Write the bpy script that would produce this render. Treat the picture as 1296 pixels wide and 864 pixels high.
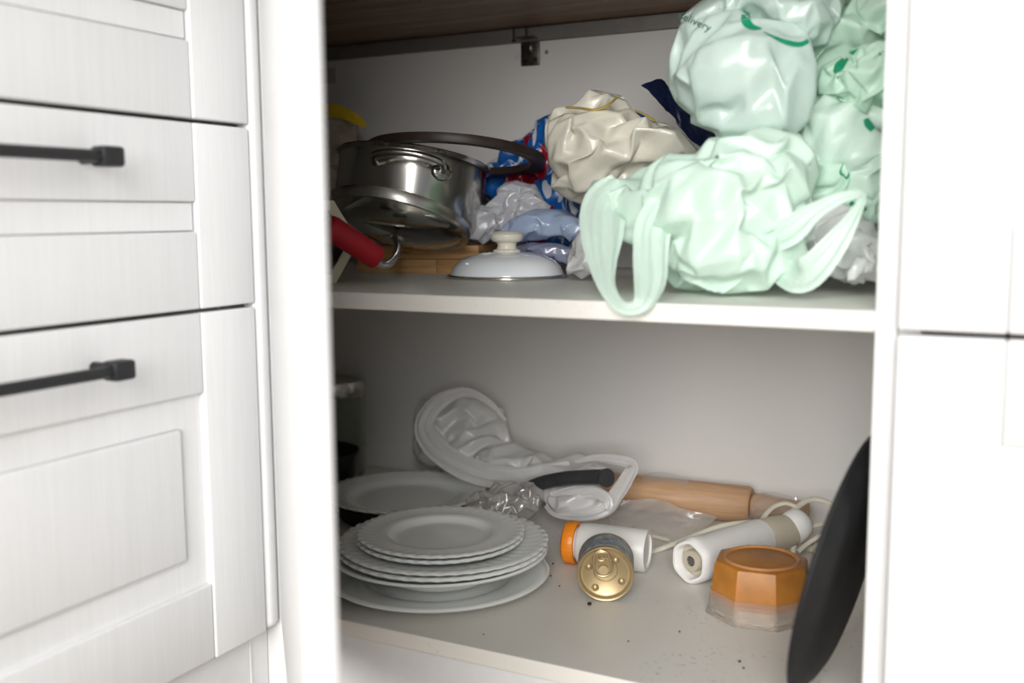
import bpy, bmesh, math, random
import numpy as np
from mathutils import Vector, Matrix
from mathutils.bvhtree import BVHTree

for o in list(bpy.data.objects):
    bpy.data.objects.remove(o)
S = bpy.context.scene
COL = S.collection

# ------------------------------------------------------------------ camera
FPX = 1300.9                       # focal length in pixels of the 1296x864 frame
YAW, PITCH, ROLL = 0.480585, 0.1221365, -0.0064046
CAM = np.array([0.0, 0.0, 0.55])


def cam_axes():
    cy, sy = math.cos(YAW), math.sin(YAW)
    fwd = np.array([-sy, cy, 0]); right = np.array([cy, sy, 0]); up = np.array([0, 0, 1.0])
    f2 = fwd * math.cos(PITCH) - up * math.sin(PITCH)
    u2 = up * math.cos(PITCH) + fwd * math.sin(PITCH)
    r3 = right * math.cos(ROLL) + u2 * math.sin(ROLL)
    u3 = u2 * math.cos(ROLL) - right * math.sin(ROLL)
    return r3, u3, f2


AR, AU, AF = cam_axes()
cd = bpy.data.cameras.new('camera')
cam = bpy.data.objects.new('camera', cd)
COL.objects.link(cam)
m = Matrix.Identity(4)
for i in range(3):
    m[i][0], m[i][1], m[i][2], m[i][3] = AR[i], AU[i], -AF[i], CAM[i]
cam.matrix_world = m
cd.sensor_width = 36.0
cd.lens = FPX / 1296 * 36
cd.clip_start = 0.02
cd.dof.use_dof = True
cd.dof.focus_distance = 1.20
cd.dof.aperture_fstop = 3.2
S.camera = cam

# ------------------------------------------------------------------ world, light, exposure
W = bpy.data.worlds.new('world'); S.world = W
W.use_nodes = True
bg = W.node_tree.nodes['Background']
bg.inputs[0].default_value = (0.93, 0.96, 1.0, 1)
bg.inputs[1].default_value = 0.31


def area(name, loc, target, sx, sy, power, col):
    l = bpy.data.lights.new(name, 'AREA'); l.shape = 'RECTANGLE'; l.size = sx; l.size_y = sy
    l.energy = power; l.color = col
    o = bpy.data.objects.new(name, l); COL.objects.link(o); o.location = loc
    d = Vector(target) - Vector(loc)
    o.rotation_euler = d.to_track_quat('-Z', 'Y').to_euler()
    return o


# daylight from the kitchen window behind the camera
area('window_behind_offscreen', (0.48, -2.40, 1.39), (-0.4, 1.0, 0.50), 2.25, 1.8, 239, (1.0, 0.985, 0.96))
S.view_settings.view_transform = 'Standard'
S.view_settings.look = 'None'
S.view_settings.gamma = 1
S.view_settings.use_curve_mapping = False
S.view_settings.exposure = -0.38

# ------------------------------------------------------------------ pixel -> place helpers
def ray(x, y):
    return AR * ((x - 648) / FPX) - AU * ((y - 432) / FPX) + AF


def at_z(x, y, z):
    r = ray(x, y); return CAM + r * ((z - CAM[2]) / r[2])


def at_y(x, y, Y):
    r = ray(x, y); return CAM + r * (Y / r[1])


def at_x(x, y, X):
    r = ray(x, y); return CAM + r * (X / r[0])


def depth(p):
    return float(np.dot(np.asarray(p) - CAM, AF))


# the place: shelf heights and cabinet planes (metres)
ZS, ZM, ZT = 0.13, 0.4745, 0.8265        # bottom shelf top, middle shelf top, underside of worktop
YF, YB = 0.835, 1.405                   # cabinet front plane, back
XL, XR = -1.28, -0.117                  # blind corner end, right inner side
XD = -0.72                              # front plane of the left drawer run
BT = 0.0165                             # board thickness

# ------------------------------------------------------------------ materials
MATS = {}


def nodes(name):
    mt = bpy.data.materials.new(name); mt.use_nodes = True
    nt = mt.node_tree
    return mt, nt, nt.nodes['Principled BSDF']


def coords(nt, scale=(1, 1, 1), kind='Object'):
    tc = nt.nodes.new('ShaderNodeTexCoord'); mp = nt.nodes.new('ShaderNodeMapping')
    mp.inputs['Scale'].default_value = scale
    nt.links.new(tc.outputs[kind], mp.inputs[0]); return mp.outputs[0]


def noise(nt, vec, scale, detail=4, rough=.55, dist=0):
    n = nt.nodes.new('ShaderNodeTexNoise'); n.inputs['Scale'].default_value = scale
    n.inputs['Detail'].default_value = detail; n.inputs['Roughness'].default_value = rough
    n.inputs['Distortion'].default_value = dist
    nt.links.new(vec, n.inputs['Vector']); return n.outputs[0]


def ramp(nt, fac, stops, mode='LINEAR'):
    r = nt.nodes.new('ShaderNodeValToRGB'); r.color_ramp.interpolation = mode
    el = r.color_ramp.elements
    while len(el) < len(stops): el.new(0.5)
    for e, (p, c) in zip(el, stops):
        e.position = p; e.color = (c[0], c[1], c[2], 1)
    nt.links.new(fac, r.inputs[0]); return r.outputs[0]


def bump(nt, b, height, strength=.2, dist=.001):
    n = nt.nodes.new('ShaderNodeBump'); n.inputs['Strength'].default_value = strength
    n.inputs['Distance'].default_value = dist
    nt.links.new(height, n.inputs['Height']); nt.links.new(n.outputs[0], b.inputs['Normal'])


def plain(name, col, rough=.5, metal=0, spec=.5, coat=0, var=.05, vscale=60, bstr=0, bscale=200, trans=0, ior=1.45, sss=0):
    mt, nt, b = nodes(name)
    v = coords(nt)
    n = noise(nt, v, vscale)
    lo = tuple(max(0, c * (1 - var)) for c in col); hi = tuple(min(1, c * (1 + var)) for c in col)
    nt.links.new(ramp(nt, n, [(.3, lo), (.7, hi)]), b.inputs['Base Color'])
    b.inputs['Roughness'].default_value = rough; b.inputs['Metallic'].default_value = metal
    b.inputs['Specular IOR Level'].default_value = spec; b.inputs['Coat Weight'].default_value = coat
    b.inputs['Transmission Weight'].default_value = trans; b.inputs['IOR'].default_value = ior
    if sss:
        b.inputs['Subsurface Weight'].default_value = sss; b.inputs['Subsurface Scale'].default_value = .01
    if bstr:
        bump(nt, b, noise(nt, v, bscale), bstr)
    MATS[name] = mt; return mt


def grain(name, c0, c1, scale, rough=.5, bstr=.15, ring=8, spec=.4, dist=.0006):
    """wood-like grain; scale stretches object coords (small value = along the grain)"""
    mt, nt, b = nodes(name)
    v = coords(nt, scale)
    n = noise(nt, v, ring, 6, .6, .8)
    n2 = noise(nt, v, ring * 6, 3, .6)
    mx = nt.nodes.new('ShaderNodeMath'); mx.operation = 'MULTIPLY_ADD'
    nt.links.new(n2, mx.inputs[0]); mx.inputs[1].default_value = .35; nt.links.new(n, mx.inputs[2])
    nt.links.new(ramp(nt, mx.outputs[0], [(.42, c0), (.86, c1)]), b.inputs['Base Color'])
    b.inputs['Roughness'].default_value = rough; b.inputs['Specular IOR Level'].default_value = spec
    bump(nt, b, mx.outputs[0], bstr, dist)
    MATS[name] = mt; return mt


def melamine(name, col, dirt=0.0):
    mt, nt, b = nodes(name)
    v = coords(nt)
    n = noise(nt, v, 9, 5)
    base = ramp(nt, n, [(.3, tuple(c * .97 for c in col)), (.7, col)])
    b.inputs['Roughness'].default_value = .42
    if dirt:
        sp = noise(nt, v, 210, 2, .5)
        patch = noise(nt, v, 11, 3)
        pm = ramp(nt, patch, [(.47, (0, 0, 0)), (.62, (1, 1, 1))])
        sm = ramp(nt, sp, [(.63, (0, 0, 0)), (.70, (1, 1, 1))])
        mu = nt.nodes.new('ShaderNodeMix'); mu.data_type = 'RGBA'; mu.blend_type = 'MULTIPLY'
        mu.inputs[0].default_value = 1
        nt.links.new(pm, mu.inputs[6]); nt.links.new(sm, mu.inputs[7])
        mx = nt.nodes.new('ShaderNodeMix'); mx.data_type = 'RGBA'
        sc = nt.nodes.new('ShaderNodeMath'); sc.operation = 'MULTIPLY'; sc.inputs[1].default_value = dirt
        nt.links.new(mu.outputs[2], sc.inputs[0]); nt.links.new(sc.outputs[0], mx.inputs[0])
        nt.links.new(base, mx.inputs[6]); mx.inputs[7].default_value = (.16, .12, .09, 1)
        base = mx.outputs[2]
    nt.links.new(base, b.inputs['Base Color'])
    bump(nt, b, noise(nt, v, 400, 2), .05, .0003)
    MATS[name] = mt; return mt


def film(name, col, transl=.5, transp=.1, rough=.25, gloss=.06, patches=None, pscale=9, sheet=False):
    """thin plastic film: diffuse + translucent + gloss, a little see-through"""
    mt = bpy.data.materials.new(name); mt.use_nodes = True
    nt = mt.node_tree; nt.nodes.clear(); L = nt.links
    out = nt.nodes.new('ShaderNodeOutputMaterial')
    v = coords(nt)
    c = None
    if patches:
        vn = noise(nt, v, pscale, 2, .5, 1.2)
        c = ramp(nt, vn, patches, 'CONSTANT')
    else:
        c = ramp(nt, noise(nt, v, 25), [(.3, tuple(x * .93 for x in col)), (.7, col)])
    di = nt.nodes.new('ShaderNodeBsdfDiffuse'); tr = nt.nodes.new('ShaderNodeBsdfTranslucent')
    gl = nt.nodes.new('ShaderNodeBsdfGlossy'); tp = nt.nodes.new('ShaderNodeBsdfTransparent')
    L.new(c, di.inputs[0]); L.new(c, tr.inputs[0])
    gl.inputs['Roughness'].default_value = rough
    m1 = nt.nodes.new('ShaderNodeMixShader'); m1.inputs[0].default_value = transl
    L.new(di.outputs[0], m1.inputs[1]); L.new(tr.outputs[0], m1.inputs[2])
    m2 = nt.nodes.new('ShaderNodeMixShader'); m2.inputs[0].default_value = transp
    L.new(m1.outputs[0], m2.inputs[1]); L.new(tp.outputs[0], m2.inputs[2])
    fr = nt.nodes.new('ShaderNodeLayerWeight'); fr.inputs[0].default_value = .5
    pw = nt.nodes.new('ShaderNodeMath'); pw.operation = 'POWER'; pw.inputs[1].default_value = 4
    L.new(fr.outputs['Facing'], pw.inputs[0])
    ad = nt.nodes.new('ShaderNodeMath'); ad.operation = 'MULTIPLY_ADD'; ad.use_clamp = True
    L.new(pw.outputs[0], ad.inputs[0]); ad.inputs[1].default_value = .45; ad.inputs[2].default_value = gloss
    m3 = nt.nodes.new('ShaderNodeMixShader'); L.new(ad.outputs[0], m3.inputs[0])
    L.new(m2.outputs[0], m3.inputs[1]); L.new(gl.outputs[0], m3.inputs[2])
    bp = nt.nodes.new('ShaderNodeBump'); bp.inputs['Strength'].default_value = .22; bp.inputs['Distance'].default_value = .002
    L.new(noise(nt, v, 55, 4, .6, 1.0), bp.inputs['Height'])
    for n in (di, tr, gl): L.new(bp.outputs[0], n.inputs['Normal'])
    L.new(bp.outputs[0], fr.inputs['Normal'])
    L.new(m3.outputs[0], out.inputs[0])
    MATS[name] = mt; return mt


# surfaces
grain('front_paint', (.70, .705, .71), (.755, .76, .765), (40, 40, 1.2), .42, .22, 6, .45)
plain('white_edge', (.74, .742, .745), .42, var=.02)
melamine('melamine', (.82, .805, .785))
melamine('shelf_white', (.76, .735, .68), .5)
melamine('shelf_clean', (.78, .765, .72), .35)
grain('worktop_wood', (.15, .085, .048), (.36, .225, .14), (1.5, 22, 22), .5, .2, 3)
plain('room_wall', (.75, .74, .72), .8)
grain('room_floor', (.20, .15, .11), (.30, .235, .18), (8, 1, 8), .5, .1, 4)
plain('black_metal', (.018, .018, .02), .38, .3, var=.1)
plain('black_plastic', (.045, .045, .05), .22, var=.1)
plain('black_iron', (.010, .010, .011), .6, .1, var=.4, vscale=30, bstr=.3, bscale=90)
plain('steel', (.60, .58, .55), .18, 1, var=.04, vscale=20)
plain('steel_brushed', (.55, .53, .50), .27, 1, var=.06, vscale=30)
plain('rail_metal', (.36, .34, .33), .45, .7, var=.05)
plain('bracket_metal', (.16, .15, .13), .35, .9, var=.2)
plain('screw_dark', (.03, .03, .03), .5, .5)
plain('porcelain', (.90, .92, .90), .12, coat=.4, var=.01, sss=0)
plain('enamel', (.86, .89, .93), .12, coat=.5, var=.01)
plain('knob_cream', (.78, .74, .64), .3, var=.02)
plain('cream_plastic', (.86, .82, .60), .4, var=.04)
plain('red_grip', (.42, .008, .022), .5, var=.06)
plain('dark_ring', (.030, .020, .017), .45, var=.2)
plain('dark_brown', (.022, .010, .008), .75, var=.3)
plain('clear_glass', (.92, .95, .94), .02, trans=1, ior=1.3, var=0)
plain('canister_glass', (.60, .63, .55), .08, trans=.75, ior=1.2, var=.02)
plain('white_plastic', (.80, .79, .77), .35, var=.015)
plain('beige_plastic', (.50, .45, .36), .4, var=.02)
plain('cord_cream', (.66, .62, .52), .45, var=.03)
plain('orange_cap', (.90, .27, .015), .35, var=.03)
plain('gold_tin', (.50, .385, .215), .40, .7, var=.05, vscale=30)
plain('tin_label', (.22, .25, .27), .4, var=.5, vscale=130)
plain('crumb', (.03, .012, .008), .8)
plain('paper_beige', (.42, .36, .29), .8, var=.08)
plain('yellow_paper', (.72, .50, .02), .6, var=.05)
plain('sticker', (.55, .54, .52), .6)
plain('gold_ribbon', (.62, .46, .12), .35, .4, var=.08)
plain('print_green', (.01, .09, .045), .5)
plain('socket_dark', (.10, .095, .085), .5)
plain('tub_clear', (.90, .85, .78), .22, trans=.85, ior=1.2, var=.04)
plain('tub_residue', (.42, .31, .23), .5, var=.15)
plain('caramel', (.42, .17, .028), .42, var=.22, vscale=28, sss=.35)
plain('caramel_top', (.46, .21, .075), .38, var=.1, vscale=35, sss=.3)
grain('pin_wood', (.40, .22, .115), (.60, .38, .22), (1.2, 26, 26), .5, .15, 4)
grain('bamboo', (.33, .165, .06), (.52, .30, .12), (2, 40, 40), .5, .15, 3)

film('mint_film', (.79, .965, .86), .30, .06, .34, .04)
film('mint_pale', (.74, .89, .825), .30, .20, .28, .055)
film('mint_deep', (.72, .95, .805), .30, .06, .34, .04,
     [(0, (.72, .95, .805)), (.60, (.02, .33, .16)), (.625, (.72, .95, .805))], 11)
film('green_print_film', (.015, .33, .17), .3, 0, .3, .04)
film('white_film', (.94, .94, .94), .35, .10, .28, .06)
film('grey_film', (.82, .83, .88), .4, .10, .25, .08)
film('frost_film', (.80, .78, .77), .4, .50, .18, .07)
film('clear_film', (.84, .82, .81), .3, .80, .10, .10)
film('wrap_film', (.82, .80, .79), .3, .60, .10, .14)
film('pearl_film', (.74, .71, .61), .15, 0, .33, .08)
film('navy_film', (.006, .012, .045), .05, 0, .35, .05)
film('lightblue_film', (.52, .64, .86), .3, .05, .25, .08)
film('lilac_film', (.36, .38, .52), .2, 0, .2, .12)
film('print_film', (.1, .2, .6), .15, 0, .25, .08,
     [(0, (.38, .006, .025)), (.40, (.010, .13, .46)), (.50, (.72, .74, .80)), (.545, (.010, .115, .42)), (.62, (.38, .006, .025))], 9)

# ------------------------------------------------------------------ mesh helpers
def link(o): COL.objects.link(o); return o


def tag(o, label, cat, group=None, kind=None):
    if label: o['label'] = label
    if cat: o['category'] = cat
    if group: o['group'] = group
    if kind: o['kind'] = kind
    return o


def empty(name, loc, label, cat, rot=(0, 0, 0), group=None):
    o = bpy.data.objects.new(name, None); o.empty_display_size = .02
    o.location = loc; o.rotation_euler = rot
    return tag(link(o), label, cat, group)


def make(name, vf, mat, parent=None, smooth=True, local=True, angle=40):
    """one mesh object; with local=False the vertices are world coordinates"""
    V, F = vf
    V = np.asarray(V, float)
    if parent is not None and not local:
        off = np.zeros(3); p = parent
        while p is not None:
            off += np.array(p.location); p = p.parent
        V = V - off
    loc = None
    if parent is None:
        lo, hi = V.min(0), V.max(0)
        loc = np.array([(lo[0] + hi[0]) / 2, (lo[1] + hi[1]) / 2, lo[2]]); V = V - loc
    me = bpy.data.meshes.new(name)
    me.from_pydata([tuple(v) for v in V], [], [tuple(int(i) for i in f) for f in F])
    me.update()
    bm_ = bmesh.new(); bm_.from_mesh(me); bmesh.ops.recalc_face_normals(bm_, faces=bm_.faces[:]); bm_.to_mesh(me); bm_.free()
    me.materials.append(MATS[mat])
    if smooth:
        for p in me.polygons: p.use_smooth = True
        if angle: me.set_sharp_from_angle(angle=math.radians(angle))
    o = bpy.data.objects.new(name, me); link(o)
    if loc is not None: o.location = loc
    o.parent = parent
    return o


def join(*parts):
    V, F, n = [], [], 0
    for v, f in parts:
        v = np.asarray(v, float); V.append(v); F += [tuple(i + n for i in q) for q in f]; n += len(v)
    return np.concatenate(V), F


def box(x0, x1, y0, y1, z0, z1, bev=0, seg=2):
    bm = bmesh.new()
    bmesh.ops.create_cube(bm, size=1)
    for v in bm.verts:
        v.co = Vector(((x0 + x1) / 2 + v.co.x * (x1 - x0), (y0 + y1) / 2 + v.co.y * (y1 - y0), (z0 + z1) / 2 + v.co.z * (z1 - z0)))
    if bev:
        bmesh.ops.bevel(bm, geom=bm.edges[:], offset=bev, segments=seg, affect='EDGES', profile=.5)
    bm.normal_update(); bm.verts.index_update()
    r = (np.array([v.co[:] for v in bm.verts]), [[v.index for v in f.verts] for f in bm.faces]); bm.free()
    return r


def lathe(prof, n=64, fn=None, close=False, cap=True):
    """revolve [(r, z)] about z; fn(r, z, theta, k) may return a changed (r, z)"""
    V, F, ring = [], [], []
    for k, (r, z) in enumerate(prof):
        if r < 1e-6:
            ring.append([len(V)]); V.append((0, 0, z)); continue
        idx = []
        for j in range(n):
            t = 2 * math.pi * j / n
            rr, zz = (r, z) if fn is None else fn(r, z, t, k)
            idx.append(len(V)); V.append((rr * math.cos(t), rr * math.sin(t), zz))
        ring.append(idx)
    pairs = list(zip(ring[:-1], ring[1:]))
    if close: pairs.append((ring[-1], ring[0]))
    for a, b in pairs:
        for j in range(n):
            k = (j + 1) % n
            if len(a) == 1 and len(b) == 1: continue
            if len(a) == 1: F.append((a[0], b[k], b[j]))
            elif len(b) == 1: F.append((a[j], a[k], b[0]))
            else: F.append((a[j], a[k], b[k], b[j]))
    return np.array(V), F


def smooth_path(P, n):
    P = np.asarray(P, float); k = len(P)
    t = np.linspace(0, k - 1, n); out = []
    for u in t:
        i = min(int(u), k - 2); f = u - i
        p0, p1, p2, p3 = P[max(i - 1, 0)], P[i], P[i + 1], P[min(i + 2, k - 1)]
        out.append(.5 * (2 * p1 + (p2 - p0) * f + (2 * p0 - 5 * p1 + 4 * p2 - p3) * f * f + (3 * p1 - p0 - 3 * p2 + p3) * f ** 3))
    return np.array(out)


def tube(P, r, seg=12, closed=False, flat=1.0):
    P = np.asarray(P, float); n = len(P); rr = np.broadcast_to(np.asarray(r, float), (n,))
    T = np.gradient(P, axis=0)
    if closed: T = np.roll(P, -1, 0) - np.roll(P, 1, 0)
    T /= np.linalg.norm(T, axis=1)[:, None]
    a = np.array([0, 0, 1.0]) if abs(T[0][2]) < .9 else np.array([1.0, 0, 0])
    N = np.cross(T[0], a); N /= np.linalg.norm(N)
    V, F = [], []
    for i in range(n):
        N = N - T[i] * np.dot(N, T[i]); N /= np.linalg.norm(N); B = np.cross(T[i], N)
        for j in range(seg):
            t = 2 * math.pi * j / seg
            V.append(P[i] + rr[i] * (math.cos(t) * N + math.sin(t) * B * flat))
    for i in range(n if closed else n - 1):
        q = (i + 1) % n
        for j in range(seg):
            k = (j + 1) % seg
            F.append((i * seg + j, i * seg + k, q * seg + k, q * seg + j))
    if not closed:
        F.append(tuple(range(seg))[::-1]); F.append(tuple((n - 1) * seg + j for j in range(seg)))
    return np.array(V), F


def frame_of(axis, up=(0, 0, 1)):
    z = np.asarray(axis, float); z = z / np.linalg.norm(z)
    x = np.cross(np.asarray(up, float), z)
    if np.linalg.norm(x) < 1e-4: x = np.cross((1.0, 0, 0), z)
    x /= np.linalg.norm(x); y = np.cross(z, x)
    return np.stack([x, y, z], 1)


def xf(vf, R=None, t=(0, 0, 0)):
    V, F = vf; V = np.asarray(V, float)
    if R is not None: V = V @ np.asarray(R).T
    return V + np.asarray(t, float), F


def rotm(rx=0, ry=0, rz=0):
    from mathutils import Euler
    return np.array(Euler((rx, ry, rz)).to_matrix())


def eul(R):
    return Matrix([list(map(float, r)) for r in R]).to_euler()


# ------------------------------------------------------------------ the room
def struct(name, vf, mat):
    o = make(name, vf, mat, None, smooth=False); o['kind'] = 'structure'; return o


struct('floor', box(-1.34, 2.4, -3.2, 1.42, -.03, 0), 'room_floor')
struct('wall_back', box(-1.40, 2.4, YB + .016, YB + .076, 0, 2.5), 'room_wall')
struct('wall_left', box(-1.40, XL - .02, -3.2, YB + .016, 0, 2.5), 'room_wall')

# ------------------------------------------------------------------ corner cabinet (carcass, shelves, open door)
cab = empty('corner_cabinet', (-.6, YF, .0), 'white open corner cabinet with two cluttered shelves and door ajar', 'cabinet')
make('bottom_shelf', box(XL, XR, YF, YB, ZS - BT, ZS, .001, 1), 'shelf_white', cab, local=False)
make('middle_shelf', box(XL, XR, YF, YB, ZM - BT, ZM, .001, 1), 'shelf_clean', cab, local=False)
make('side_panel', box(XR, XR + BT, YF, YB, .10, ZT - .001, .0012, 2), 'white_edge', cab, local=False)
make('side_panel', box(XL - BT, XL, YF, YB, .10, ZT - .001, .001, 1), 'melamine', cab, local=False)
make('back_panel', box(XL - BT, XR + BT, YB, YB + .012, .10, ZT - .022), 'melamine', cab, smooth=False, local=False)
make('mounting_rail', box(XL, XR, YB - .006, YB + .006, ZT - .0215, ZT - .001, .001, 1), 'rail_metal', cab, local=False)
# angle bracket with screws and dark discs for holes, near the top of the back
bp = at_y(672, 66, YB)
bk = make('bracket', join(box(bp[0] - .0155, bp[0] + .0155, YB - .004, YB, bp[2] - .020, bp[2] + .020, .0018, 2),
                          xf(lathe([(0, .005), (.0035, .004), (.006, .001), (.0065, 0)], 24), rotm(math.pi / 2, 0, 0) @ np.diag([1, 1.6, 1]), (bp[0] + .001, YB - .0035, bp[2] + .006)),
                          box(bp[0] - .0155, bp[0] + .0155, YB - .022, YB, bp[2] + .017, bp[2] + .020, .001, 1)), 'bracket_metal', cab, local=False)
for dx, dz in ((-.0105, .0065), (-.0075, -.0125), (.0090, -.0115)):  # dark raised discs stand in for the shade inside the holes
    make('hole_shade_disc', xf(lathe([(0, .0012), (.003, .0012), (.0034, 0)], 16), rotm(math.pi / 2), (bp[0] + dx, YB - .0042, bp[2] + dz)), 'screw_dark', bk, local=False)
make('rivet', xf(lathe([(0, .0015), (.0014, .001), (.0018, 0)], 12), rotm(math.pi / 2), (bp[0] + .011, YB - .004, bp[2] + .009)), 'steel', bk, local=False)
for px_, py0, py1 in ((650, 34, 53), (666, 32, 48)):
    a, b = at_y(px_, py1, YB - .012), at_y(px_, py0, YB - .012)
    make('screw', join(tube([a, (a[0], a[1], ZT - .002)], .0013, 8), xf(lathe([(0, 0), (.003, .0), (.003, .002), (.0012, .0035)], 12), None, a)), 'screw_dark', cab, local=False)
a = at_y(692, 66, YB)
make('screw_ring', xf(lathe([(.0016, 0), (.0028, .001), (.0016, .002)], 16, close=True), rotm(math.pi / 2), (a[0], YB, a[2])), 'screw_dark', cab, local=False)
a = at_y(655, 71, YB)
make('cover_cap', xf(lathe([(0, .0012), (.006, .001), (.0065, 0)], 24), rotm(math.pi / 2), (a[0], YB, a[2])), 'white_edge', cab, local=False)
a0, a1 = at_y(404, 87, YB), at_y(425, 105, YB)
make('sticker', box(a0[0], a1[0], YB - .0008, YB, a1[2], a0[2]), 'sticker', cab, smooth=False, local=False)
# toe board under the bottom shelf
make('toe_board', box(XD - .02, XR + BT, YF + .004, YF + .018, .0, ZS - BT - .001, .001, 1), 'white_edge', cab, local=False)


def front(name, parent, width, height, M4, raised, handle=None, hlen=.2):
    """cabinet front in local u (width), v (height), w (outwards); M4 maps (u, v, w) to the world"""
    sw = .075
    rh = min(.078, height * .42)
    T0, T1 = .010, .018

    def w(vf):
        V, F = vf; V = np.c_[V, np.ones(len(V))] @ np.array(M4).T; return V[:, :3], F
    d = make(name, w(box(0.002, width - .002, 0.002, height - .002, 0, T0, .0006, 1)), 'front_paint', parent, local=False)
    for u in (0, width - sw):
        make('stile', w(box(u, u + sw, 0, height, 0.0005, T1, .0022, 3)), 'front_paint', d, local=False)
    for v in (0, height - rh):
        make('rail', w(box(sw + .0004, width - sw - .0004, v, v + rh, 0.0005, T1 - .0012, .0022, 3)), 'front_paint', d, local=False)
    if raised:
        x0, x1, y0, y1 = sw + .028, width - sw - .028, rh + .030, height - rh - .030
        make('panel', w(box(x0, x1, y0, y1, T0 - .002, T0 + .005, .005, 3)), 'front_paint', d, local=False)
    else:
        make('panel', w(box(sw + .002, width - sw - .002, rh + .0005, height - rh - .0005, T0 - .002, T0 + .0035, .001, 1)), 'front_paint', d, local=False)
    if handle is not None:
        uc, vc = handle
        hb = w(tube([(uc - hlen / 2, vc, T1 + .030), (uc + hlen / 2, vc, T1 + .030)], .0052, 16))
        parts = [hb]
        for s in (-1, 1):
            u = uc + s * (hlen / 2 - .010)
            parts.append(w(tube([(u, vc, T1 - .001), (u, vc, T1 + .026)], .0055, 14)))
            parts.append(w(box(u - .011, u + .011, vc - .0085, vc + .0085, T1 + .020, T1 + .038, .003, 2)))
        make('handle', join(*parts), 'black_metal', d, local=False)
    return d


# open door of the corner cabinet: hinged in the inner corner, swung out about 48 degrees
th = math.radians(48)
dv = np.array([math.cos(th), -math.sin(th), 0]); nv = np.array([-math.sin(th), -math.cos(th), 0])
Hg = np.array([XD + .002, YF - .003, .113]) - nv * .018
M4 = np.eye(4); M4[:3, 0] = dv; M4[:3, 1] = (0, 0, 1); M4[:3, 2] = nv; M4[:3, 3] = Hg
V_, F_ = box(0, .56, 0, .695, 0, .018, .002, 3)
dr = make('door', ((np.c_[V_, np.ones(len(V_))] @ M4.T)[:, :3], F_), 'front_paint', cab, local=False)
make('hinge_post', box(XD - .037, XD + .010, YF - .0005, YF + .022, .0, ZT - .002, .001, 1), 'white_edge', cab, local=False)
# cup hinges between filler and door
for z in (.20, .70):
    c = np.array([XD + .012, YF + .010, z])
    make('hinge', join(box(c[0] - .008, c[0] + .016, c[1] - .01, c[1] + .03, z - .007, z + .007, .002, 2)), 'steel_brushed', dr, local=False)

# ------------------------------------------------------------------ left drawer run
du = empty('drawer_unit', (XD, .51, 0), 'white drawer unit with three framed fronts and black bar handles', 'drawer unit')
DY0, DY1 = .21, .811
make('side_panel', box(XL, XD - .036, DY1 - .014, YF - .002, .0, ZT - .002, .001, 1), 'white_edge', du, local=False)
make('side_panel', box(XL, XD - .020, DY0, DY0 + BT, .10, ZT - .002, .001, 1), 'white_edge', du, local=False)
make('base_panel', box(XL, XD - .020, DY0 + BT, DY1 - .014, .10, .10 + BT), 'white_edge', du, local=False)
make('filler_strip', box(XD - .022, XD + .001, DY1 + .0015, YF - .001, .1105, ZT - .004, .0085, 6), 'white_edge', du, local=False)
ML = np.eye(4); ML[:3, 0] = (0, 1, 0); ML[:3, 1] = (0, 0, 1); ML[:3, 2] = (1, 0, 0)
ZG = [(.1105, .4585), (.4625, .6385), (.6425, .8125)]
for i, (z0, z1) in enumerate(ZG):
    Mi = ML.copy(); Mi[:3, 3] = (XD - .018, DY0, z0)
    hz = (.4225 - z0) if i == 0 else (.600 - z0 if i == 1 else .772 - z0)
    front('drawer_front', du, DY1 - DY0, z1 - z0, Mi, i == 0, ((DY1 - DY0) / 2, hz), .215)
pk = make('plinth', box(XD - .034, XD - .020, DY0, YF - .001, .001, .107, .001, 1), 'white_edge', du, local=False)
make('joint_strip', box(XD - .0205, XD - .0190, YF - .030, YF - .0275, .001, .107), 'white_edge', pk, local=False)

# ------------------------------------------------------------------ right drawer run
ru = empty('drawer_unit', (.2, YF, 0), 'white cabinet with framed fronts, right of the open shelves', 'drawer unit')
RX0, RX1 = XR + BT + .0008, .50
make('side_panel', box(RX0, RX0 + BT, YF + .001, YB, .10, ZT - .002, .001, 1), 'white_edge', ru, local=False)
make('side_panel', box(RX1 - BT, RX1, YF + .001, YB, .10, ZT - .002, .001, 1), 'white_edge', ru, local=False)
MR = np.eye(4); MR[:3, 0] = (1, 0, 0); MR[:3, 1] = (0, 0, 1); MR[:3, 2] = (0, -1, 0)
for z0, z1 in ((.1105, .4585), (.4625, .8125)):
    Mi = MR.copy(); Mi[:3, 3] = (RX0 + .0012, YF, z0)
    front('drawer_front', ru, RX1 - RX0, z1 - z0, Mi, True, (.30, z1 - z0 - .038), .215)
make('plinth', box(RX0, RX1, YF + .040, YF + .054, .001, .100, .001, 1), 'white_edge', ru, local=False)

# ------------------------------------------------------------------ worktop (L-shaped, seen from below)
wt = make('worktop', join(box(XL - .02, RX1, YF - .035, YB + .014, ZT, ZT + .038, .002, 1),
                          box(XL - .02, XD + .035, DY0, YF - .0352, ZT, ZT + .038, .002, 1)), 'worktop_wood', None)
tag(wt, 'brown wood-grain worktop seen from below above the upper shelf', 'worktop')

# ------------------------------------------------------------------ plates
def plate_profile(r, h, well, kind):
    t = .0042
    if kind == 'deep':
        up = [(0, .006), (well * .8, .006), (well * .93, .009), (well, .016), (well * 1.06, h * .70), (r * .86, h * .84), (r - .002, h)]
    else:
        up = [(0, .006), (well * .86, .0058), (well * .96, .0068), (well * 1.04, .0105), (well * 1.10, .0125), (r * .82, h * .80), (r * .92, h * .92), (r - .002, h)]
    lo = [(r, h - .0012), (r - .0015, h - .0032)] + [(a, max(b - t, .0018)) for a, b in up[::-1][1:] if a > well * .72]
    lo += [(well * .70, .0015), (well * .68, 0), (well * .62, 0), (well * .60, .0022), (0, .0022)]
    return up + lo


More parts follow.
